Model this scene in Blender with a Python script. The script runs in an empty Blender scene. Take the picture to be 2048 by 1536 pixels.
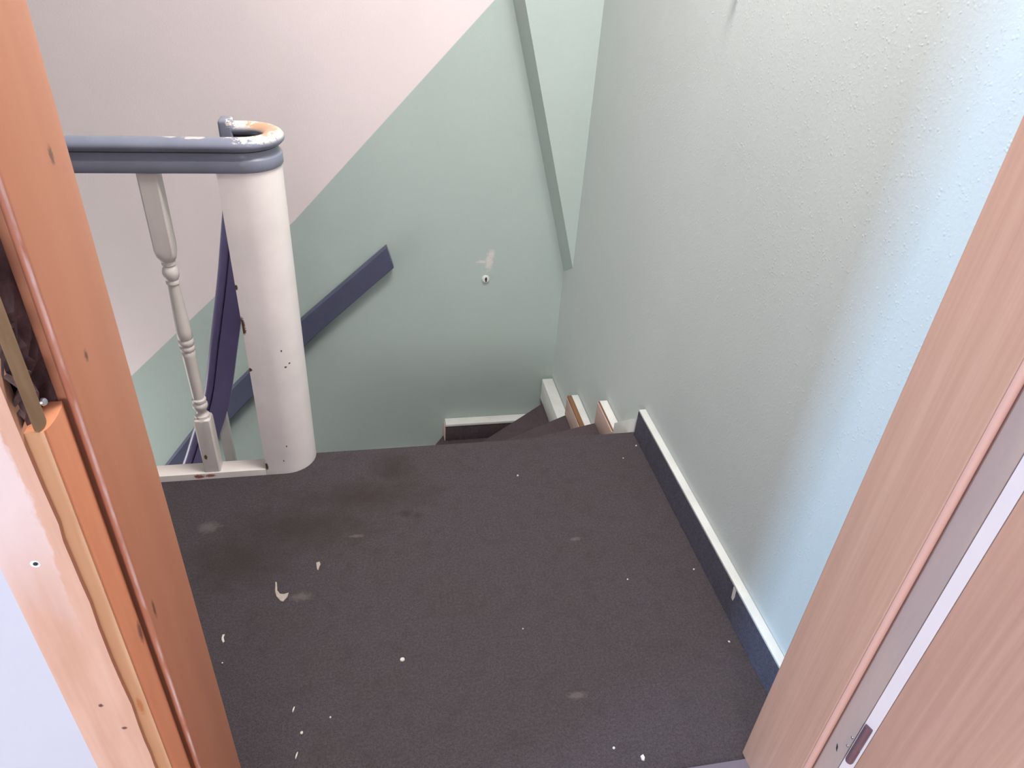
import bpy, bmesh, math, random
from mathutils import Vector, Matrix
random.seed(4)
S = bpy.context.scene
COL = S.collection
R = math.radians

# ------------------------------------------------------------------ camera
cam_d = bpy.data.cameras.new('camera')
cam = bpy.data.objects.new('camera', cam_d); COL.objects.link(cam)
FPX, PITCH, ROLL, YAW = 1440.0, R(33.887), R(4.225), R(12.656)
cam_d.sensor_width = 36.0
cam_d.lens = FPX / 2048 * 36.0
cam_d.clip_start = 0.02
fw = Vector((math.sin(YAW)*math.cos(PITCH), math.cos(YAW)*math.cos(PITCH), -math.sin(PITCH)))
r0 = Vector((math.cos(YAW), -math.sin(YAW), 0)); u0 = r0.cross(fw)
rr = math.cos(ROLL)*r0 + math.sin(ROLL)*u0
uu = -math.sin(ROLL)*r0 + math.cos(ROLL)*u0
m = Matrix((rr, uu, -fw)).transposed().to_4x4(); m.translation = (0, 0, 1.40)
cam.matrix_world = m
S.camera = cam

# ------------------------------------------------------------------ world, lights, exposure
w = bpy.data.worlds.new('world'); S.world = w; w.use_nodes = True
bg = w.node_tree.nodes['Background']; bg.inputs[0].default_value = (0.62, 0.76, 1.0, 1); bg.inputs[1].default_value = 0.6
S.view_settings.view_transform = 'Standard'; S.view_settings.look = 'None'
S.view_settings.gamma = 1.0; S.view_settings.use_curve_mapping = False
S.view_settings.exposure = 0.0

def area(name, loc, direction, sx, sy, power, col):
    d = bpy.data.lights.new(name, 'AREA'); d.shape = 'RECTANGLE'; d.size = sx; d.size_y = sy
    d.energy = power; d.color = col
    o = bpy.data.objects.new(name, d); COL.objects.link(o); o.location = loc
    o.rotation_euler = Vector(direction).to_track_quat('-Z', 'Y').to_euler()
    return o
# daylight in the room's side window, in its rear window, and in the skylight above the stairs
area('window_daylight_side', (-3.47, -.84, 1.50), (1, 0, 0), 0.44, 1.25, 190, (0.42, 0.67, 1.0))
area('window_daylight_rear', (-.55, -2.57, 1.50), (0, 1, 0), 1.20, 1.20, 66, (1.0, 0.94, 0.92))
area('skylight_daylight', (.42, 1.36, 2.57), (0, 0, -1), 0.62, 0.62, 56, (1.0, 0.96, 0.95))
area('lower_stairwell_fill', (-1.68, 2.25, -.75), (1, 0, 0), 0.7, 1.0, 11, (1.0, 0.97, 0.95))  # added fill light, no window behind it; lifts the lower stairwell

# ------------------------------------------------------------------ material helpers
def lin(c):
    return tuple(((v/255)/12.92 if v/255 <= .04045 else ((v/255+.055)/1.055)**2.4) for v in c)
class NT:
    def __init__(s, name):
        s.m = bpy.data.materials.new(name); s.m.use_nodes = True
        s.t = s.m.node_tree; s.b = s.t.nodes['Principled BSDF']; s.l = s.t.links
        s.pos = s.n('ShaderNodeNewGeometry').outputs['Position']
    def n(s, t, **k):
        o = s.t.nodes.new(t)
        for a, b in k.items(): setattr(o, a, b)
        return o
    def put(s, sock, v):
        if hasattr(v, 'is_output') or isinstance(v, bpy.types.NodeSocket): s.l.new(v, sock)
        else: sock.default_value = v
    def math(s, op, a, b=0.0, c=0.0, clamp=False):
        o = s.n('ShaderNodeMath', operation=op); o.use_clamp = clamp
        s.put(o.inputs[0], a); s.put(o.inputs[1], b); s.put(o.inputs[2], c); return o.outputs[0]
    def noise(s, scale, detail=3, vec=None, rough=.55):
        o = s.n('ShaderNodeTexNoise'); o.inputs['Scale'].default_value = scale; o.inputs['Detail'].default_value = detail
        o.inputs['Roughness'].default_value = rough
        s.l.new(vec if vec is not None else s.pos, o.inputs['Vector']); return o.outputs['Fac']
    def scaled(s, v3, off=(0, 0, 0)):
        o = s.n('ShaderNodeMapping'); s.l.new(s.pos, o.inputs['Vector'])
        o.inputs['Scale'].default_value = v3; o.inputs['Location'].default_value = off; return o.outputs['Vector']
    def ramp(s, f, a, b):
        return s.math('MULTIPLY', s.math('SUBTRACT', f, a), 1.0/(b-a), clamp=True)
    def mix(s, f, a, b):
        o = s.n('ShaderNodeMix', data_type='RGBA'); s.put(o.inputs[0], f)
        for i, v in ((6, a), (7, b)):
            s.put(o.inputs[i], (*v, 1) if isinstance(v, tuple) else v)
        return o.outputs[2]
    def xyz(s):
        o = s.n('ShaderNodeSeparateXYZ'); s.l.new(s.pos, o.inputs[0]); return o.outputs
    def spots(s, pts, wob=40, amp=.5, soft=.08):
        """1 inside ragged blobs; pts = (centre, (rx, ry, rz))"""
        tot = None; nz = s.math('MULTIPLY', s.math('SUBTRACT', s.noise(wob, 3), .5), amp*2)
        for c, rad in pts:
            v = s.scaled(tuple(1/k for k in rad), tuple(-a/k for a, k in zip(c, rad)))
            ln = s.n('ShaderNodeVectorMath', operation='LENGTH'); s.l.new(v, ln.inputs[0])
            d = s.ramp(s.math('ADD', ln.outputs['Value'], nz), 1+soft, 1-soft)
            tot = d if tot is None else s.math('MAXIMUM', tot, d)
        return tot
    def bump(s, h, strength, dist):
        o = s.n('ShaderNodeBump'); o.inputs['Strength'].default_value = strength; o.inputs['Distance'].default_value = dist
        s.l.new(h, o.inputs['Height']); s.l.new(o.outputs[0], s.b.inputs['Normal'])
    def fin(s, col, rough=.6, spec=.4):
        s.put(s.b.inputs['Base Color'], (*col, 1) if isinstance(col, tuple) else col)
        s.put(s.b.inputs['Roughness'], rough); s.b.inputs['Specular IOR Level'].default_value = spec
        return s.m

def paint(name, c, rough=.45, var=.06, scale=9, spec=.4, wear=None, wear_col=None):
    t = NT(name); a = lin(c); b = tuple(v*(1-var*2.2) for v in a)
    col = t.mix(t.ramp(t.noise(scale, 4), .35, .7), a, b)
    if wear: col = t.mix(t.spots(wear, 330, .75, .2), col, lin(wear_col))
    t.bump(t.noise(60, 2), .08, .002)
    return t.fin(col, rough, spec)

def wallpaper(name, green, spot=True, pink=None):
    t = NT(name); x, y, z = t.xyz()
    g = lin(green)
    col = t.mix(t.ramp(t.noise(3.0, 4), .3, .75), g, tuple(v*.95 for v in g))
    if pink:
        p = lin(pink)
        l1 = t.math('ADD', t.math('MULTIPLY', x, 1.058), .6158)
        l2 = t.math('ADD', t.math('MULTIPLY', x, .927), .5779)
        ln = t.math('MAXIMUM', l1, l2)
        d = t.math('SUBTRACT', z, ln)
        col = t.mix(t.ramp(d, -.002, .002), col, t.mix(t.ramp(t.noise(4, 3), .3, .7), p, tuple(v*.965 for v in p)))
        scuff = t.spots([((.487, 2.787, .118), (.014, .06, .034)), ((.495, 2.787, .150), (.013, .06, .018)), ((.455, 2.787, .118), (.02, .06, .006))], 110, .9, .45)
        col = t.mix(t.math('MULTIPLY', scuff, .6), col, lin((226, 210, 206)))
    big = t.noise(150, 2); vor = t.n('ShaderNodeTexVoronoi'); vor.inputs['Scale'].default_value = 130; t.l.new(t.pos, vor.inputs['Vector'])
    chips = t.ramp(vor.outputs['Distance'], .42, .12)
    sel = t.ramp(t.noise(70, 1), .5, .62)
    h = t.math('ADD', t.math('MULTIPLY', big, .7), t.math('MULTIPLY', t.math('MULTIPLY', chips, sel), .7))
    t.bump(h, .20, .0026)
    return t.fin(col, .72, .3)

def carpet(name, c, stains=False):
    t = NT(name); a = lin(c)
    f = t.noise(420, 2); g = t.noise(75, 3); p = t.noise(5, 4); q = t.noise(170, 3)
    col = t.mix(t.ramp(f, .3, .72), tuple(v*.62 for v in a), tuple(v*1.42 for v in a))
    col = t.mix(t.math('MULTIPLY', t.ramp(g, .48, .75), .35), col, (a[0]*1.35, a[1]*1.02, a[2]*1.28))
    col = t.mix(t.math('MULTIPLY', t.ramp(p, .45, .75), .45), col, (a[0]*.92, a[1]*.86, a[2]*.70))
    col = t.mix(t.math('MULTIPLY', t.ramp(q, .40, .66), .42), col, (a[0]*1.8, a[1]*1.7, a[2]*1.75))
    col = t.mix(t.math('MULTIPLY', t.ramp(t.noise(24, 4), .5, .75), .35), col, (a[0]*.70, a[1]*.66, a[2]*.60))
    if stains:
        st = t.spots([((.03, 1.63, 0), (.045, .055, .05)), ((-.06, 1.52, 0), (.14, .05, .05)), ((-.22, 1.42, 0), (.15, .06, .05)),
                      ((.055, 1.44, 0), (.016, .012, .05)), ((.085, 1.43, 0), (.012, .01, .05)), ((-.36, 1.33, 0), (.10, .07, .05))], 22, .9, .8)
        col = t.mix(t.math('MULTIPLY', st, .55), col, (a[0]*.6, a[1]*.5, a[2]*.38))
        lt = t.spots([((-.452, 1.448, 0), (.022, .016, .05)), ((-.205, 1.19, 0), (.02, .01, .05)), ((.493, 1.292, 0), (.012, .005, .05)), ((.384, .85, 0), (.018, .007, .05)), ((-.075, 1.372, 0), (.014, .005, .05))], 90, .9, .5)
        col = t.mix(t.math('MULTIPLY', lt, .22), col, lin((150, 138, 134)))
    t.bump(t.math('ADD', f, t.math('MULTIPLY', g, .6)), .55, .004)
    return t.fin(col, .95, .12)

def wood(name, c1, c2, axis_scale=(60, 60, 2.2), rough=.5, spec=.4, var=.5, wear=None, wear_col=None, contrast=(.35, .68)):
    t = NT(name)
    v = t.scaled(axis_scale); n1 = t.noise(1.0, 4, v, .6)
    v2 = t.scaled(tuple(k*.22 for k in axis_scale)); n2 = t.noise(1.0, 3, v2, .5)
    f = t.math('ADD', t.math('MULTIPLY', n1, var), t.math('MULTIPLY', n2, 1-var))
    col = t.mix(t.ramp(f, *contrast), lin(c1), lin(c2))
    if wear: col = t.mix(t.math('MULTIPLY', t.spots(wear, 420, .8, .45), .8), col, lin(wear_col))
    t.bump(n1, .06, .002)
    return t.fin(col, rough, spec)

CX, CY = -.273, 1.722           # centre of the round newel
M = {}
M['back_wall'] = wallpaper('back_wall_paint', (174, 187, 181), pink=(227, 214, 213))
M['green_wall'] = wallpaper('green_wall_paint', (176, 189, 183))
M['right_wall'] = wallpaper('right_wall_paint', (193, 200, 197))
M['white_wall'] = paint('white_wall_paint', (184, 181, 187), .7, .015, 3, .25)
M['carpet'] = carpet('landing_carpet', (68, 63, 65), True)
M['stair_carpet'] = carpet('stair_carpet', (80, 70, 73))
M['strip_carpet'] = carpet('baseboard_carpet', (80, 79, 89))
M['white_paint'] = paint('white_gloss_paint', (226, 226, 220), .35)
M['ledge'] = paint('ledge_paint', (206, 208, 203), .4)
M['base_white'] = paint('base_plank_paint', (228, 220, 213), .35, wear=[((-.505, 1.640, .010), (.014, .02, .006)), ((-.475, 1.640, .011), (.013, .02, .005))], wear_col=(150, 95, 84))
M['newel_white'] = paint('newel_paint', (240, 232, 227), .38, .04, wear=[
    ((-.236, 1.645, .353), (.0032, .03, .0026)), ((-.241, 1.645, .404), (.0018, .03, .0032)), ((-.226, 1.65, .361), (.0026, .03, .0026)),
    ((-.261, 1.642, .097), (.0018, .03, .0032)), ((-.274, 1.642, .046), (.0018, .03, .0026)),
    ((-.3235, 1.65, .487), (.006, .03, .022)), ((-.324, 1.65, .47), (.007, .03, .010)), ((-.324, 1.65, .59), (.005, .03, .007)), ((-.324, 1.65, .355), (.006, .03, .006)), ((-.323, 1.65, .03), (.005, .03, .012))], wear_col=(96, 66, 44))
M['baluster_white'] = paint('baluster_paint', (224, 216, 208), .4, .05, wear=[((-.478, 1.642, .075), (.004, .02, .008))], wear_col=(110, 80, 50))
def rail_paint():
    t = NT('rail_blue_grey'); a = lin((130, 134, 150)); x, y, z = t.xyz()
    col = t.mix(t.ramp(t.noise(14, 4), .35, .7), a, tuple(v*.86 for v in a))
    v = t.scaled((1/.085, 1/.115, 1/.05), (-(CX+.035)/.085, -(CY+.01)/.115, -.945/.05))
    ln = t.n('ShaderNodeVectorMath', operation='LENGTH'); t.l.new(v, ln.inputs[0])
    reg = t.math('SUBTRACT', 1.0, ln.outputs['Value'])
    wv = t.math('ADD', t.math('MULTIPLY', reg, .9), t.math('MULTIPLY', t.math('SUBTRACT', t.noise(85, 5, None, .7), .5), 1.3))
    inner = t.ramp(z, .925, .934)
    col = t.mix(t.math('MULTIPLY', t.ramp(wv, .10, .16), inner), col, lin((226, 216, 204)))
    col = t.mix(t.math('MULTIPLY', t.ramp(t.math('ADD', wv, t.math('MULTIPLY', t.math('SUBTRACT', t.noise(90, 2), .5), .5)), .36, .46), inner), col, lin((206, 158, 128)))
    sp = t.spots([((-.36, 1.655, .94), (.022, .012, .0035)), ((-.41, 1.66, .94), (.014, .010, .003))], 80, .8)
    col = t.mix(t.math('MULTIPLY', sp, .8), col, lin((214, 206, 198)))
    return t.fin(col, .28, .5)
M['rail'] = rail_paint()
M['rail_low'] = paint('lower_rail_violet_paint', (122, 114, 160), .3, .07, 12, .5)
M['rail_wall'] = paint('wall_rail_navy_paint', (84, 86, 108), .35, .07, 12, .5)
M['orange'] = wood('orange_brown_jamb_paint', (190, 133, 105), (175, 116, 88), (26, 26, 1.6), .38, .4, .35,
    [((-.251, .642, 1.205), (.02, .0035, .007)), ((-.251, .593, 1.045), (.02, .0028, .005)), ((-.251, .565, .74), (.02, .003, .012))], (92, 66, 56))
def bead_paint():
    t = NT('worn_bead_paint')
    col = t.mix(t.ramp(t.noise(1.0, 4, t.scaled((90, 90, 9))), .35, .68), lin((190, 130, 106)), lin((164, 106, 86)))
    crest = t.spots([((-.2545+.0036*.72, .5515-.0046*.69, 1.0), (.0013, .0013, 40))], 60, .3, .5)
    col = t.mix(t.math('MULTIPLY', crest, t.math('MULTIPLY', t.ramp(t.noise(1.0, 3, t.scaled((60, 60, 14))), .40, .60), .8)), col, lin((226, 204, 204)))
    return t.fin(col, .32, .5)
M['bead'] = bead_paint()
M['rebate'] = wood('rebate_stain', (214, 146, 110), (196, 126, 92), (40, 40, 3), .4, .4, .5, [((-.262, .535, .74), (.02, .005, .014))], (70, 50, 60))
def raw_pine():
    t = NT('raw_pine'); x, y, z = t.xyz()
    n1 = t.noise(1.0, 4, t.scaled((40, 40, 3)), .6)
    n2 = t.noise(1.0, 3, t.scaled((14, 14, 5)), .5)
    col = t.mix(t.ramp(t.math('ADD', t.math('MULTIPLY', n1, .6), t.math('MULTIPLY', n2, .4)), .38, .64), lin((198, 158, 136)), lin((180, 134, 110)))
    e = t.math('ADD', t.math('SUBTRACT', -.288, x), t.math('MULTIPLY', t.math('SUBTRACT', t.noise(1.0, 4, t.scaled((60, 60, 22)), .6), .5), .028))
    sm = t.math('MULTIPLY', t.ramp(e, -.001, .003), t.ramp(t.math('ADD', z, t.math('MULTIPLY', n2, .3)), .92, 1.08))
    col = t.mix(t.math('MULTIPLY', sm, .85), col, lin((205, 184, 178)))
    col = t.mix(t.spots([((-.302, .4985, .676), (.0022, .02, .0025)), ((-.289, .4985, .631), (.0025, .02, .0025)), ((-.318, .4985, .965), (.002, .02, .003))], 420, .6, .3), col, lin((96, 64, 60)))
    t.bump(n1, .12, .002)
    return t.fin(col, .7, .2)
M['raw'] = raw_pine()
M['raw_edge'] = wood('raw_pine_edge', (190, 148, 114), (172, 126, 94), (50, 50, 3), .7, .2, .5,
    [((-.268, .505, .66), (.0025, .02, .013))], (168, 100, 60))
M['laminate'] = wood('jamb_wood_laminate', (188, 145, 122), (174, 130, 108), (170, 170, 4.5), .42, .4, .5, contrast=(.34, .68))
M['laminate_gray'] = wood('rebate_grey_wood', (182, 154, 138), (164, 142, 134), (40, 40, 5), .45, .4, .5)
M['laminate_bead'] = wood('pink_bead_wood', (198, 154, 138), (182, 136, 122), (50, 50, 2), .35, .5, .5)
M['leaf'] = wood('door_leaf_laminate', (188, 144, 122), (168, 124, 104), (95, 95, 2.6), .42, .4, .55, contrast=(.34, .68))
M['edge_white'] = paint('leaf_edge_white', (204, 188, 184), .5, .02)
M['seal'] = paint('brown_seal', (120, 82, 78), .6, .05)
M['hinge'] = paint('hinge_bronze', (112, 84, 90), .32, .05); M['hinge'].node_tree.nodes['Principled BSDF'].inputs['Metallic'].default_value = .3
M['steel'] = paint('screw_steel', (190, 190, 196), .25, .03); M['steel'].node_tree.nodes['Principled BSDF'].inputs['Metallic'].default_value = .9
M['brass'] = wood('tarnished_strike_plate', (164, 138, 112), (116, 96, 66), (60, 60, 12), .45, .5, .6); M['brass'].node_tree.nodes['Principled BSDF'].inputs['Metallic'].default_value = .35
M['cavity'] = wood('splintered_dark_wood', (104, 84, 86), (48, 34, 36), (60, 60, 26), .9, .1, .6)
M['rawstep'] = wood('bare_step_wood', (204, 180, 172), (178, 150, 140), (30, 5, 30), .7, .2, .5)
M['brownstep'] = wood('brown_step_wood', (150, 110, 80), (112, 78, 54), (30, 5, 30), .6, .3, .5)
M['fleck'] = paint('white_paint_fleck', (206, 198, 190), .6, .05)
M['fleck_dull'] = paint('dusty_paint_chip', (176, 164, 154), .7, .1, 60)
M['dark'] = paint('dark_hole', (44, 38, 36), .8, .05)
M['threshold'] = paint('grey_threshold', (112, 106, 118), .4, .05)
M['plastic'] = paint('white_plastic', (214, 216, 212), .35, .03)
M['lowfloor'] = carpet('lower_hall_carpet', (84, 74, 78))
M['ceiling'] = paint('ceiling_white', (236, 230, 228), .8, .02)
M['roomfloor'] = wood('room_floor_laminate', (190, 160, 135), (165, 132, 106), (30, 3, 30), .45, .4, .5)

# ------------------------------------------------------------------ mesh helpers
def link(name, verts, faces, mat, parent=None, smooth=False, bevel=0, bev_seg=2):
    off = parent_off(parent)
    me = bpy.data.meshes.new(name)
    me.from_pydata([tuple(Vector(v)-off) for v in verts], [], faces); me.update()
    bm = bmesh.new(); bm.from_mesh(me); bmesh.ops.recalc_face_normals(bm, faces=bm.faces)
    if bevel:
        bmesh.ops.bevel(bm, geom=[e for e in bm.edges if len(e.link_faces) == 2 and e.calc_face_angle(0) > .5], offset=bevel, segments=bev_seg, profile=.6, affect='EDGES')
    bm.to_mesh(me); bm.free()
    me.materials.append(M[mat])
    if smooth:
        for p in me.polygons: p.use_smooth = True
        me.set_sharp_from_angle(angle=R(38))
    o = bpy.data.objects.new(name, me); COL.objects.link(o)
    if parent: o.parent = parent
    return o
def parent_off(p):
    v = Vector((0, 0, 0))
    while p is not None:
        v += p.location; p = p.parent
    return v
def empty(name, loc, label=None, cat=None, group=None, kind=None):
    o = bpy.data.objects.new(name, None); COL.objects.link(o); o.location = loc; o.empty_display_size = .1
    return tag(o, label, cat, group, kind)
def tag(o, label=None, cat=None, group=None, kind=None):
    if label: o['label'] = label
    if cat: o['category'] = cat
    if group: o['group'] = group
    if kind: o['kind'] = kind
    return o
def prism(name, plan, z0, z1, mat, parent=None, smooth=False, bevel=0, bev_seg=2):
    n = len(plan)
    v = [(x, y, z0) for x, y in plan] + [(x, y, z1) for x, y in plan]
    f = [tuple(range(n))[::-1], tuple(range(n, 2*n))] + [(i, (i+1) % n, n+(i+1) % n, n+i) for i in range(n)]
    return link(name, v, f, mat, parent, smooth, bevel, bev_seg)
def box(name, x0, x1, y0, y1, z0, z1, mat, parent=None, bevel=0, bev_seg=2):
    return prism(name, [(x0, y0), (x1, y0), (x1, y1), (x0, y1)], z0, z1, mat, parent, bevel > 0, bevel, bev_seg)
def boxes(name, bs, mat, parent=None):
    v, f = [], []
    for (x0, x1, y0, y1, z0, z1) in bs:
        k = len(v)
        v += [(x0, y0, z0), (x1, y0, z0), (x1, y1, z0), (x0, y1, z0), (x0, y0, z1), (x1, y0, z1), (x1, y1, z1), (x0, y1, z1)]
        f += [tuple(k+i for i in q) for q in ((3, 2, 1, 0), (4, 5, 6, 7), (0, 1, 5, 4), (1, 2, 6, 5), (2, 3, 7, 6), (3, 0, 4, 7))]
    return link(name, v, f, mat, parent)
def sweep(name, sec, frames, mat, parent=None, smooth=True):
    """sec: closed list of (a, b); frames: (point, A, B) -> point + a*A + b*B"""
    n = len(sec); v = []
    for P, A, B in frames:
        for a, b in sec: v.append(Vector(P) + a*Vector(A) + b*Vector(B))
    f = []
    for i in range(len(frames)-1):
        for j in range(n):
            k = (j+1) % n; f.append((i*n+j, i*n+k, (i+1)*n+k, (i+1)*n+j))
    f.append(tuple(range(n))); f.append(tuple(range((len(frames)-1)*n, len(frames)*n)))
    return link(name, v, f, mat, parent, smooth)
def lathe(name, prof, c, axis, mat, parent=None, seg=24):
    ax = Vector(axis).normalized(); t = ax.orthogonal().normalized(); b = ax.cross(t)
    v, f = [], []
    for r, h in prof:
        for i in range(seg):
            a = 2*math.pi*i/seg; v.append(Vector(c) + ax*h + (t*math.cos(a)+b*math.sin(a))*r)
    for i in range(len(prof)-1):
        for j in range(seg):
            k = (j+1) % seg; f.append((i*seg+j, i*seg+k, (i+1)*seg+k, (i+1)*seg+j))
    f.append(tuple(range(seg))); f.append(tuple(range((len(prof)-1)*seg, len(prof)*seg)))
    return link(name, v, f, mat, parent, True)
def struct(o): return tag(o, kind='structure')

# ------------------------------------------------------------------ the setting
XR, YB = .82, 2.787             # right wall, back wall
ZT, ZL = 2.60, -2.0             # ceilings, lower hall floor
arc = [(CX+.0815*math.cos(R(a)), CY+.0815*math.sin(R(a))) for a in range(0, -91, -10)]
plan = [(XR, .665), (XR, 1.725), (CX+.0815, 1.725)] + arc + [(-.325, 1.6405), (-1.70, 1.6405), (-1.70, .665)]
struct(prism('floor', plan, -.16, 0, 'carpet'))
struct(box('wall_back', -1.85, XR+.15, YB, YB+.15, ZL-.15, ZT, 'back_wall'))
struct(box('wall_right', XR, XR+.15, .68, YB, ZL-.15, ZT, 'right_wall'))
struct(box('wall_left', -1.85, -1.70, .68, YB, ZL-.15, ZT, 'green_wall'))
struct(box('floor', -1.70, XR, 1.66, YB, ZL-.15, ZL, 'lowfloor'))
# boxed-out tapering corner piece
wz = lambda z: .545 + (1.123-z)/3.577
fr = [(XR, 2.66, .139), (XR, 2.66, ZT), (wz(ZT), 2.66, ZT)]
bk = [(XR, YB, .065), (XR, YB, ZT), (wz(ZT)-.022, YB, ZT)]
struct(link('trim_1', fr+bk, [(0, 1, 2), (5, 4, 3), (0, 3, 4, 1), (1, 4, 5, 2), (2, 5, 3, 0)], 'green_wall'))
# door wall with its opening (one mesh: left pier, right pier, lintel)
struct(boxes('wall_front', [(-3.5, -.332, .512, .68, 0, ZT), (.772, 1.80, .512, .68, 0, ZT), (-.332, .772, .512, .68, 2.06, ZT), (-1.70, XR, .62, .664, ZL, -.16)], 'white_wall'))
# the room the camera stands in
struct(boxes('wall_room_left', [(-3.65, -3.5, -2.6, -1.06, 0, ZT), (-3.65, -3.5, -.62, .68, 0, ZT), (-3.65, -3.5, -1.06, -.62, 0, .875), (-3.65, -3.5, -1.06, -.62, 2.125, ZT)], 'white_wall'))
struct(box('wall_room_right', 1.80, 1.95, -2.6, .68, 0, ZT, 'white_wall'))
struct(boxes('wall_room_rear', [(-3.5, -1.15, -2.75, -2.6, 0, ZT), (.05, 1.80, -2.75, -2.6, 0, ZT), (-1.15, .05, -2.75, -2.6, 0, .9), (-1.15, .05, -2.75, -2.6, 2.1, ZT)], 'white_wall'))
struct(box('floor', -3.5, 1.80, -2.6, .664, -.15, 0, 'roomfloor'))
struct(boxes('ceiling', [(-3.65, 1.95, -2.75, .68, ZT, ZT+.1), (-1.85, XR+.15, .68, 1.05, ZT, ZT+.1), (-1.85, .11, 1.05, 1.67, ZT, ZT+.1), (.73, XR+.15, 1.05, 1.67, ZT, ZT+.1), (-1.85, XR+.15, 1.67, YB+.15, ZT, ZT+.1)], 'ceiling'))
for i, (bs) in enumerate([
    [(-3.60, -3.55, -1.06, -1.03, .875, 2.125), (-3.60, -3.55, -.65, -.62, .875, 2.125), (-3.60, -3.55, -1.03, -.65, .875, .905), (-3.60, -3.55, -1.03, -.65, 2.095, 2.125)],
    [(-1.15, -1.10, -2.70, -2.65, .9, 2.1), (0, .05, -2.70, -2.65, .9, 2.1), (-1.10, 0, -2.70, -2.65, .9, .95), (-1.10, 0, -2.70, -2.65, 2.05, 2.1), (-.57, -.53, -2.70, -2.65, .95, 2.05)],
    [(.11, .15, 1.05, 1.67, ZT+.02, ZT+.08), (.69, .73, 1.05, 1.67, ZT+.02, ZT+.08), (.15, .69, 1.05, 1.09, ZT+.02, ZT+.08), (.15, .69, 1.63, 1.67, ZT+.02, ZT+.08)]]):
    struct(boxes('window_%d' % (i+1), bs, 'white_paint'))

# landing baseboard: carpeted strip with a white top ledge
bb = empty('baseboard_right', (XR, .70, 0), kind='structure')
prism('carpet_strip', [(.797, .70), (.8195, .70), (.8195, 1.712), (.797, 1.712)], .001, .093, 'strip_carpet', bb)
box('top_ledge', .7975, .8195, .70, 1.712, .0932, .100, 'ledge', bb, .0015)
link('paint_drip', [(.7962, 1.000, .092), (.7962, 1.012, .093), (.7962, 1.010, .075), (.7962, 1.008, .060), (.7962, 1.000, .058), (.7962, .997, .072),
                    (.7972, 1.000, .092), (.7972, 1.012, .093), (.7972, 1.010, .075), (.7972, 1.008, .060), (.7972, 1.000, .058), (.7972, .997, .072)],
     [(0, 1, 2, 3, 4, 5), (11, 10, 9, 8, 7, 6)] + [(i, (i+1) % 6, 6+(i+1) % 6, 6+i) for i in range(6)], 'fleck', bb)

# ------------------------------------------------------------------ door frame
df = empty('door_1', (.2, .60, 0), kind='structure')
# left side: painted reveal, bead, rebate, bare timber
prism('jamb', [(-.251, .68), (-.251, .5515), (-.300, .5515), (-.300, .68)], .001, 2.06, 'orange', df, True, .002)
bc = (-.2545, .5515)
sec = [(bc[0]+.0036*math.cos(R(a)), bc[1]+.0046*math.sin(R(a))) for a in range(180, 361, 15)]
prism('bead', sec, .001, 2.05, 'bead', df, True)
prism('rebate_strip', [(-.2605, .546)] + [(-.2620+.0045*math.cos(R(a)), .5255+.0205*math.sin(R(a))) for a in range(80, -81, -20)] + [(-.2605, .505), (-.285, .505), (-.285, .546)], .001, 1.030, 'rebate', df, True)
prism('rebate_strip', [(-.2645, .546), (-.261, .5255), (-.2645, .505), (-.285, .505), (-.285, .546)], 1.27, 2.05, 'rebate', df)
# bare frame face, ragged where the old architrave was levered off
prism('frame_edge', [(-.2860, .5448), (-.2860, .5035), (-.2608, .5035), (-.2608, .5048), (-.2853, .5049)], .001, 1.030, 'raw_edge', df)
def ragged(name, mat, edge, x_out, y0, y1, z0, z1, step=.03, amp=.0035):
    zs = []; z = z0
    while z < z1: zs.append(z); z += step*random.uniform(.6, 1.4)
    zs.append(z1); v, f = [], []
    for z in zs:
        e = edge(z) + random.uniform(-amp, amp)
        v += [(x_out, y0, z), (e, y0, z), (e, y1, z), (x_out, y1, z)]
    for i in range(len(zs)-1):
        a = 4*i; b = a+4
        f += [(a, a+1, b+1, b), (a+1, a+2, b+2, b+1), (a+2, a+3, b+3, b+2), (a+3, a, b, b+3)]
    f += [(0, 1, 2, 3), tuple(len(v)-4+i for i in range(4))]
    return link(name, v, f, mat, df)
ragged('frame_board', 'raw', lambda z: -.2745, -.332, .4985, .512, .001, 2.06, amp=.0010)
lathe('nail_plug', [(.0001, .0), (.0042, .0), (.0046, -.0006), (.0001, -.0006)], (-.304, .4984, .891), (0, -1, 0), 'plastic', df, 14)
lathe('nail_plug', [(.0001, .0), (.0019, .0), (.0019, -.0007), (.0001, -.0007)], (-.3036, .4976, .8915), (0, -1, 0), 'dark', df, 10)
# splintered lock pocket
v, f = [], []; ny, nz = 6, 26
for i in range(nz+1):
    for j in range(ny+1):
        v.append((-.2655 - .012*random.random()*(j < ny), .5055+.0452*j/ny, 1.022+.255*i/nz))
for i in range(nz):
    for j in range(ny):
        a = i*(ny+1)+j; f.append((a, a+1, a+ny+2, a+ny+1))
link('lock_pocket', v, f, 'cavity', df)
random.seed(11)
for k in range(9):
    z = 1.03+.026*k; y = random.uniform(.515, .54); h = random.uniform(.012, .03)
    link('splinter', [(-.283, y-.006, z), (-.283, y+.006, z), (-.2665-.004*random.random(), y, z+.004), (-.283, y, z+h)], [(0, 1, 2), (1, 3, 2), (3, 0, 2), (0, 3, 1)], 'cavity', df)
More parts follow.
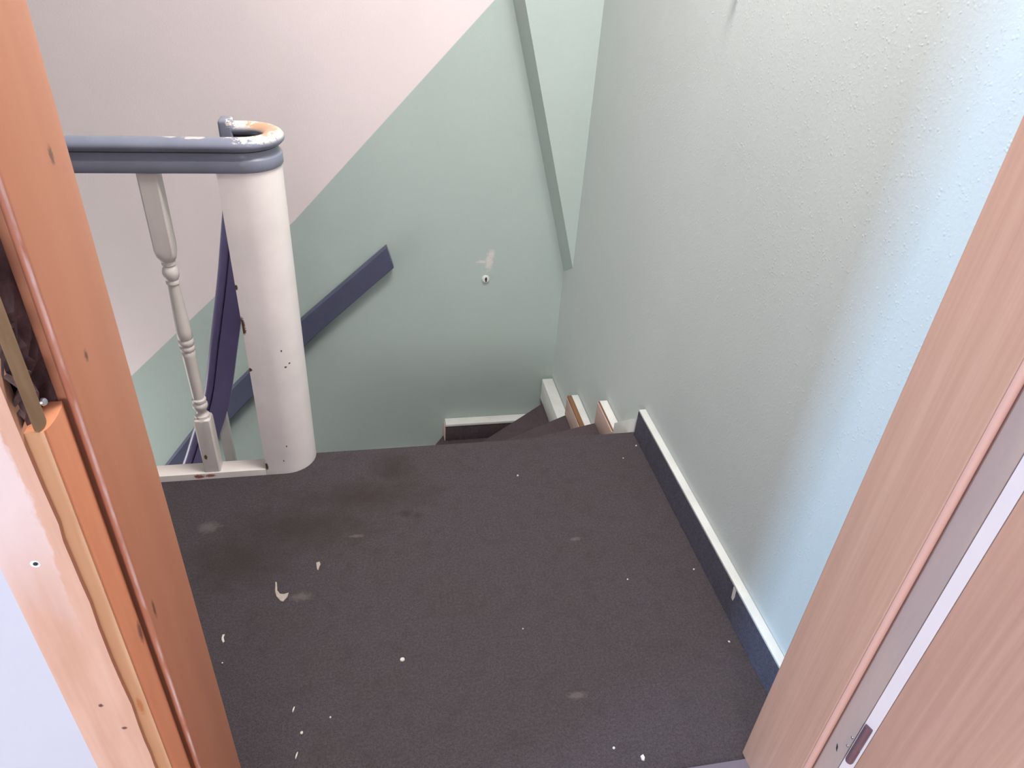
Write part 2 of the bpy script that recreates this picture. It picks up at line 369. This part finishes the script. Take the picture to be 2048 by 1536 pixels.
# strike plate: long rounded metal tongue over the pocket's room side
pl = [(.0065*math.cos(R(a)), .0065*math.sin(R(a))) for a in range(180, 361, 20)]
pv, pf = [], []
out = [(x, z) for x, z in pl] + [(.0065, .235), (-.0065, .235)]
for t_ in (0, 1):
    for a, z in out:
        pv.append((-.2625 - .0006*t_ + (a*.35), .5075 + a*.9 - .0022*t_, 1.036+z))
n = len(out); pf = [tuple(range(n)), tuple(range(2*n-1, n-1, -1))] + [(i, (i+1) % n, n+(i+1) % n, n+i) for i in range(n)]
sp = link('strike_plate', pv, pf, 'brass', df, False, .0006, 1)
lathe('screw', [(.0001, 0), (.0035, 0), (.0028, .0014), (.0001, .0018)], (-.2648, .527, 1.043), (1, -.3, .3), 'steel', df, 14)
# right side: laminate reveal, bead, seal, rebate
prism('jamb', [(.683, .68), (.683, .5445), (.735, .5445), (.735, .68)], .001, 2.06, 'laminate', df, True, .004, 3)
bc = (.6900, .5440)
prism('bead', [(bc[0]+.0068*math.cos(R(a)), bc[1]+.0065*math.sin(R(a))) for a in range(180, 361, 15)], .001, 2.05, 'laminate_bead', df, True)
prism('seal', [(.6965, .5435), (.7010, .5435), (.7010, .5425), (.6985, .5420)], .001, 2.05, 'seal', df)
prism('rebate_strip', [(.7010, .5445), (.7010, .5050), (.735, .5050), (.735, .5445)], .001, 2.05, 'laminate_gray', df)
prism('frame_board', [(.7355, .68), (.7355, .5045), (.772, .5045), (.772, .68)], .001, 2.06, 'laminate', df)
boxes('jamb', [(-.300, .735, .5515, .68, 2.02, 2.06)], 'laminate', df)
link('chip_mark', [(.7003, .5235, .290), (.7003, .5255, .300), (.7003, .5215, .296), (.7003, .5195, .286), (.7008, .5235, .290), (.7008, .5255, .300), (.7008, .5215, .296), (.7008, .5195, .286)],
     [(0, 1, 2, 3), (7, 6, 5, 4), (0, 1, 5, 4), (1, 2, 6, 5), (2, 3, 7, 6), (3, 0, 4, 7)], 'dark', df)
box('threshold', -.250, .7005, .545, .6645, .0005, .006, 'threshold', df, .002)

# open door leaf, swung back against the right of the doorway
dl = empty('door_leaf', (.712, .50, 0), 'open wood-grain door leaf hinged at the right side of the doorway', 'door')
dv = Vector((math.sin(R(9)), -math.cos(R(9)))); nv = Vector((math.cos(R(9)), math.sin(R(9))))
P0 = Vector((.7085, .4870)); P1 = P0 + dv*.86
prism('panel', [tuple(P0), tuple(P1), tuple(P1+nv*.038), tuple(P0+nv*.038)], .008, 2.01, 'leaf', dl, True, .0015)
E0 = Vector((.7018, .5035))
prism('edge_strip', [tuple(E0), (P0.x-.0006, P0.y+.0004), (P0.x+.012, P0.y+.003), (E0.x+.010, E0.y)], .008, 2.01, 'edge_white', dl)
hg = lathe('hinge', [(.0001, 0), (.0058, 0), (.0064, .003), (.0064, .036), (.0058, .038), (.0064, .040), (.0064, .092), (.0058, .095), (.0001, .095)], (.7035, .4960, .300), (0, 0, 1), 'hinge', dl, 16)
for z in (.322, .345):
    lathe('screw', [(.0001, 0), (.0024, 0), (.0020, .001), (.0001, .0012)], (.7006, .5085, z), (-1, -.1, 0), 'steel', hg, 10)

# ------------------------------------------------------------------ staircase with winder steps
st = empty('staircase', (.3, 2.2, ZL), 'dark carpeted winder staircase turning left below the landing', 'staircase')
N = [((-.19, 1.7265), (XR, 1.7265)), ((-.19, 1.787), (XR, 2.0505)), ((-.20, 1.873), (XR, 2.387)), ((-.235, 1.935), (XR, 2.769)),
     ((-.26, 1.95), (.300, YB)), ((-.32, 1.95), (-.06, YB)), ((-.46, 1.83), (-.40, YB)), ((-.70, 1.83), (-.68, YB)), ((-.94, 1.83), (-.93, YB)), ((-1.18, 1.83), (-1.18, YB))]
e = .0015
for k in range(1, 10):
    a, b = N[k-1], N[k]; z = -.2*k
    p = [a[0], a[1]]
    if k == 4: p.append((XR-e, YB-e))
    p += [b[1], b[0]]
    p = [(min(x, XR-e), min(y, YB-e)) for x, y in p]
    prism('step', p, z-.185, z, 'stair_carpet', st, True, .004)
def sk(name, x0, x1, y0, y1, z0, z1, mat, z0b=None, z1b=None):
    """skirting block, top may slope along y"""
    z1b = z1 if z1b is None else z1b
    v = [(x0, y0, z0), (x1, y0, z0), (x1, y1, z0), (x0, y1, z0), (x0, y0, z1), (x1, y0, z1), (x1, y1, z1b), (x0, y1, z1b)]
    return link(name, v, [(3, 2, 1, 0), (4, 5, 6, 7), (0, 1, 5, 4), (1, 2, 6, 5), (2, 3, 7, 6), (3, 0, 4, 7)], mat, st, True, .0015)
W = XR-.001
sk('skirting_board', .790, W, 1.862, 2.040, -.199, -.098, 'white_paint')
sk('skirting_backing', .782, .7895, 1.862, 2.038, -.199, -.104, 'rawstep')
sk('skirting_backing', .7860, .7897, 1.864, 2.0385, -.1035, -.099, 'brownstep')
sk('skirting_board', .785, W, 1.728, 1.858, -.199, .052, 'white_paint', z1b=-.062)
sk('skirting_board', .790, W, 2.075, 2.370, -.399, -.303, 'white_paint')
sk('skirting_backing', .770, .7895, 2.075, 2.368, -.399, -.312, 'rawstep')
sk('skirting_backing', .7715, .7893, 2.075, 2.3685, -.3115, -.303, 'brownstep')
sk('skirting_board', .768, W, 2.42, 2.772, -.599, -.488, 'white_paint')
sk('skirting_board', .306, .766, 2.736, YB-.001, -.713, -.700, 'white_paint')
sk('skirting_backing', .306, .766, 2.739, YB-.001, -.799, -.7135, 'stair_carpet')
sk('skirting_backing', .3005, .3055, 2.739, YB-.001, -.85, -.7135, 'rawstep')
for k, (x0, x1) in enumerate([(-.05, .2995), (-.39, -.06), (-.67, -.40), (-.92, -.69)]):
    sk('skirting_board', x0, x1, 2.745, YB-.001, -.2*(k+5)+.05, -.2*(k+5)+.1, 'white_paint')

# ------------------------------------------------------------------ landing banister
bn = empty('banister', (-.62, 1.665, 0), 'white baluster banister with blue-grey handrail curling round a rounded white newel', 'banister')
# newel: rounded U-shaped shell
outer = [(-.325, CY-.080)] + [(CX+.080*math.cos(R(a)), CY+.080*math.sin(R(a))) for a in range(-90, 91, 6)] + [(-.325, CY+.080)]
inner = [(-.325, CY+.058)] + [(CX+.058*math.cos(R(a)), CY+.058*math.sin(R(a))) for a in range(90, -91, -6)] + [(-.325, CY-.058)]
prism('newel_post', outer+inner, -.001, .868, 'newel_white', bn, True)
prism('newel_string', outer[5:]+inner[:-5], -1.2, -.165, 'newel_white', bn, True)
# handrail: fascia and rounded cap, along the landing, round the newel
PR = .068
path = [((-1.69, CY-PR), (0, -1))] + [((CX+PR*math.cos(R(a)), CY+PR*math.sin(R(a))), (math.cos(R(a)), math.sin(R(a)))) for a in range(-90, 91, 6)] + [((-.326, CY+PR), (0, 1))]
frames = [((p[0], p[1], 0), (nn[0], nn[1], 0), (0, 0, 1)) for p, nn in path]
fas = [(-.018, .866), (.0145, .866), (.0158, .868), (.0158, .889), (.0145, .892), (.0105, .895), (.0085, .899), (.0085, .908), (-.018, .908)]
hr = sweep('handrail', fas, frames, 'rail', bn)
cap = [(.024*math.cos(R(a)), .924+.0155*math.sin(R(a))) for a in range(-180, 180, 20)]
sweep('handrail_cap', cap, frames, 'rail', hr)
box('handrail_block', -.3290, -.2990, CY+PR-.0245, CY+PR+.0245, .866, .9455, 'rail', hr, .006, 3)
# base plank
box('base_plank', -1.69, -.3255, 1.6412, 1.690, -.16, .020, 'base_white', bn, .002)
# balusters
def baluster(x, y, parent, zt=.8655, zb=.0205, mat='baluster_white'):
    hb = .0215
    def sq(z, s, ch=0.0):        # 16-point ring between square and circle
        pts = []
        for i in range(32):
            a = 2*math.pi*(i+.5)/32; c, s_ = math.cos(a), math.sin(a)
            q = hb/max(abs(c), abs(s_)); rr_ = (1-ch)*q + ch*s
            pts.append((x+rr_*c, y+rr_*s_, z))
        return pts
    H = zt-zb; L = lambda t: zb+H*t
    prof = [(0, None, 0), (.200, None, 0), (.208, .0215, .3), (.212, .0190, 1), (.220, .0185, 1), (.226, .0135, 1), (.234, .0125, 1), (.242, .0150, 1), (.252, .0192, 1), (.262, .0190, 1), (.269, .0150, 1), (.272, .0176, 1), (.280, .0178, 1), (.285, .0142, 1),
            (.34, .0150, 1), (.44, .0164, 1), (.452, .0168, 1), (.456, .0150, 1), (.461, .0176, 1), (.470, .0180, 1), (.475, .0152, 1), (.480, .0180, 1), (.492, .0188, 1), (.498, .0160, 1), (.503, .0184, 1),
            (.525, .0180, 1), (.59, .0156, 1), (.65, .0134, 1), (.676, .0126, 1), (.679, .0152, 1), (.686, .0154, 1), (.690, .0136, 1), (.700, .0174, 1), (.712, .0190, 1), (.724, .0172, 1), (.733, .0128, 1), (.737, .0158, 1), (.743, .0160, 1), (.747, .0150, 1), (.755, .0190, .8), (.766, .0208, .35), (.778, .0215, .12), (.786, None, 0), (1, None, 0)]
    v, f = [], []
    for t_, rad, ch in prof: v += sq(L(t_), rad or hb, ch)
    for i in range(len(prof)-1):
        for j in range(32):
            k = (j+1) % 32; f.append((i*32+j, i*32+k, (i+1)*32+k, (i+1)*32+j))
    f.append(tuple(range(32))); f.append(tuple(range((len(prof)-1)*32, len(prof)*32)))
    return link('baluster', v, f, mat, parent, True)
b0 = baluster(-.4685, 1.6665, bn)
for x in (-.700, -.932, -1.164, -1.396, -1.628):
    c = b0.copy(); COL.objects.link(c); c.parent = bn; c.location = (x+.4685, 0, 0)
# steep descending handrail behind the newel
T = [(-.333, .862), (-.349, .760), (-.366, .680), (-.399, .535), (-.445, .357), (-.492, .177), (-.548, .037), (-.60, -.084), (-.68, -.22), (-.90, -.46), (-1.30, -.82), (-1.66, -1.12)]
def cr(P, n=6):
    out = []
    for i in range(len(P)-1):
        p0, p1, p2, p3 = P[max(i-1, 0)], P[i], P[i+1], P[min(i+2, len(P)-1)]
        for k in range(n):
            t = k/n
            out.append(tuple(.5*((2*p1[d]) + (-p0[d]+p2[d])*t + (2*p0[d]-5*p1[d]+4*p2[d]-p3[d])*t*t + (-p0[d]+3*p1[d]-3*p2[d]+p3[d])*t**3) for d in (0, 1)))
    out.append(P[-1]); return out
TT = cr(T); fr_ = []
for i, q in enumerate(TT):
    a, b = TT[max(i-1, 0)], TT[min(i+1, len(TT)-1)]
    tx, tz = b[0]-a[0], b[1]-a[1]; l = math.hypot(tx, tz); tx /= l; tz /= l
    fr_.append(((q[0], 1.802, q[1]), (0, 1, 0), (tz, 0, -tx)))      # normal points up and left of the run
fr_ = [(P, A, Vector(B)*(1 if Vector(B).x < 0 or Vector(B).z > 0 else -1)) for P, A, B in fr_]
lr = sweep('lower_handrail', [(-.016, -.072), (.016, -.072), (.016, -.026), (-.016, -.026)], fr_, 'rail_low', bn)
sweep('lower_handrail_cap', [(.021*math.cos(R(a)), -.013+.013*math.sin(R(a))) for a in range(0, 360, 24)], fr_, 'rail_low', lr)
box('lower_baluster', -.468, -.440, 1.792, 1.818, -.90, .118, 'white_paint', bn, .003)
for x in (-.62, -.78, -.94, -1.10, -1.26):
    zt_ = None
    for i in range(len(TT)-1):
        if TT[i+1][0] <= x <= TT[i][0]: zt_ = TT[i][1]+(TT[i+1][1]-TT[i][1])*(x-TT[i][0])/(TT[i+1][0]-TT[i][0])
    box('lower_baluster', x-.014, x+.014, 1.792, 1.816, -.2*(5+(-x-.1)/.24), zt_-.09, 'white_paint', bn, .003)

# ------------------------------------------------------------------ handrail on the back wall
wr = empty('wall_handrail', (-.30, YB, -.17), 'dark navy handrail board sloping down along the back wall', 'handrail')
top = [(.058, .215), (-.301, -.103), (-.618, -.422), (-.80, -.62), (-.99, -.86), (-1.25, -1.18), (-1.55, -1.50)]
fr2 = []
for i, q in enumerate(top):
    a, b = top[max(i-1, 0)], top[min(i+1, len(top)-1)]
    tx, tz = b[0]-a[0], b[1]-a[1]; l = math.hypot(tx, tz)
    fr2.append(((q[0], YB-.030, q[1]), (0, 1, 0), (tz/l, 0, -tx/l)))
fr2[0] = (fr2[0][0], fr2[0][1], (-.29, 0, 1.03))
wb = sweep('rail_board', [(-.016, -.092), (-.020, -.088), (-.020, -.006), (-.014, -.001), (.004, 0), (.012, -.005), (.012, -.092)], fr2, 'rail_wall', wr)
for x, z in ((-.14, -.02), (-.70, -.57), (-1.30, -1.27)):
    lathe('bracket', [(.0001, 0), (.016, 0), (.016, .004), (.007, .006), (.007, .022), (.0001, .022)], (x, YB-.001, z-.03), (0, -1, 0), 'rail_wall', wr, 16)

# ------------------------------------------------------------------ small wall fittings
pg = empty('wall_plug', (.475, YB, .040), 'round white screwed wall plug on the green back wall', 'wall plug')
lathe('rosette', [(.0001, 0), (.0165, 0), (.0170, .003), (.0145, .010), (.0125, .011), (.0001, .009)], (.475, YB-.0005, .040), (0, -1, 0), 'plastic', pg, 24)
lathe('screw', [(.0001, 0), (.0052, 0), (.0040, .0018), (.0001, .0018)], (.475, YB-.0102, .041), (0, -1, 0), 'dark', pg, 14)
box('slot', .4725, .4785, YB-.0135, YB-.0095, .030, .050, 'dark', pg, .0008)
hk = empty('wall_hook', (XR, 1.672, 1.315), 'small pale hook on the right wall, cut off by the top of the picture', 'hook')
lathe('base', [(.0001, 0), (.012, 0), (.012, .004), (.010, .006), (.0001, .006)], (XR-.0005, 1.672, 1.310), (-1, 0, 0), 'plastic', hk, 18)
hp = [(-.004, 1.292), (-.016, 1.290), (-.026, 1.282), (-.030, 1.268), (-.026, 1.255), (-.016, 1.249), (-.008, 1.254)]
hf = []
for i, q in enumerate(hp):
    a, b = hp[max(i-1, 0)], hp[min(i+1, len(hp)-1)]; tx, tz = b[0]-a[0], b[1]-a[1]; l = math.hypot(tx, tz)
    hf.append(((XR+q[0], 1.672, q[1]+.014), (0, 1, 0), (tz/l, 0, -tx/l)))
sweep('hook', [(.004*math.cos(R(a)), .004*math.sin(R(a))) for a in range(0, 360, 45)], hf, 'plastic', hk)

# ------------------------------------------------------------------ paint chips on the carpet
def chip(name, x, y, out, h, mat, label, cat='paint chip', group=None, rot=0):
    c, s = math.cos(rot), math.sin(rot); n = len(out)
    pts = [(a*c-b*s, a*s+b*c) for a, b in out]
    v = [(a, b, .0012) for a, b in pts] + [(a*.9, b*.9, .0012+h) for a, b in pts]
    me_f = [tuple(range(n))[::-1], tuple(range(n, 2*n))] + [(i, (i+1) % n, n+(i+1) % n, n+i) for i in range(n)]
    o = link(name, v, me_f, mat); o.location = (x, y, 0)
    return tag(o, label, cat, group)
chip('paint_chip', -.249, 1.196, [(-.020, .046), (-.017, .046), (-.014, .020), (-.006, .008), (.004, .006), (.014, .009), (.012, -.004), (.003, -.016), (-.004, -.013), (-.014, .002), (-.018, .016)], .0015, 'fleck_dull', 'largest hook-shaped beige paint chip lying on the carpet', group='paint chips on the carpet')
chip('paint_chip', -.170, 1.280, [(-.005, .012), (.003, .014), (.006, .005), (.003, -.004), (.001, -.014), (-.002, -.012), (-.004, .002)], .0015, 'fleck_dull', 'pale drop-shaped paint chip just beyond the hook-shaped chip', group='paint chips on the carpet')
chip('paint_chip', -.367, 1.093, [(-.003, .012), (.002, .012), (.0005, .003), (.004, -.008), (.001, -.011), (-.003, -.004), (-.004, .004)], .0015, 'fleck', 'narrow white paint chip lying closest to the orange door jamb', group='paint chips on the carpet')
chip('paint_chip', .021, .986, [(.0055*math.cos(R(a)), .0048*math.sin(R(a))) for a in range(0, 360, 45)], .003, 'fleck', 'round white crumb in the middle of the carpet near the doorway', group='paint chips on the carpet')
chip('paint_chip', .478, .698, [(.0035, .007), (.005, 0), (.002, -.006), (-.003, -.004), (-.003, .004)], .003, 'fleck', 'white crumb nearest the grey threshold', group='paint chips on the carpet')
FL = [(-.204, .900, .0016, .007, 'thin slanted white sliver on the carpet left of the doorway centre'),
      (-.185, .847, .0030, .0034, 'small white crumb between two thin slivers on the carpet'),
      (-.192, .802, .0015, .008, 'thin white sliver at the bottom edge of the picture on the carpet'),
      (.427, .726, .0028, .0028, 'small white crumb left of the crumb nearest the threshold'),
      (.387, 1.557, .0028, .0028, 'lone white speck in the far middle of the carpet below the steps'),
      (.590, 1.140, .002, .002, 'pinprick white speck on the carpet half a pace from the baseboard'),
      (.772, 1.150, .0024, .0024, 'white speck beside the middle of the carpeted baseboard'),
      (.770, .931, .003, .002, 'pale speck beside the near end of the carpeted baseboard'),
      (.785, 1.655, .0028, .0028, 'white speck in the far corner where baseboard meets the landing edge'),
      (.725, 1.60, .002, .002, 'tiny white speck just left of the far corner speck'),
      (-.13, .872, .002, .002, 'pinprick white speck right of the slivers on the carpet'),
      (.30, 1.03, .0016, .0016, 'faint pinprick speck right of the round white crumb'),
      (-.36, 1.03, .0018, .0018, 'pinprick white speck just below the narrow chip by the orange jamb')]
for i, (x, y, a, b, lab) in enumerate(FL):
    chip('paint_chip', x, y, [(a*math.cos(R(q)), b*math.sin(R(q))) for q in range(0, 360, 60)], .002, 'fleck', lab, group='tiny flecks on the carpet', rot=(-.25 if i < 3 else .3*i))
chip('paint_chip', .475, 2.43, [(-.006, .003), (.005, .002), (.006, -.002), (-.005, -.003)], .002, 'fleck', 'tiny pale chip lying on the winder steps below the landing').location.z = -.6
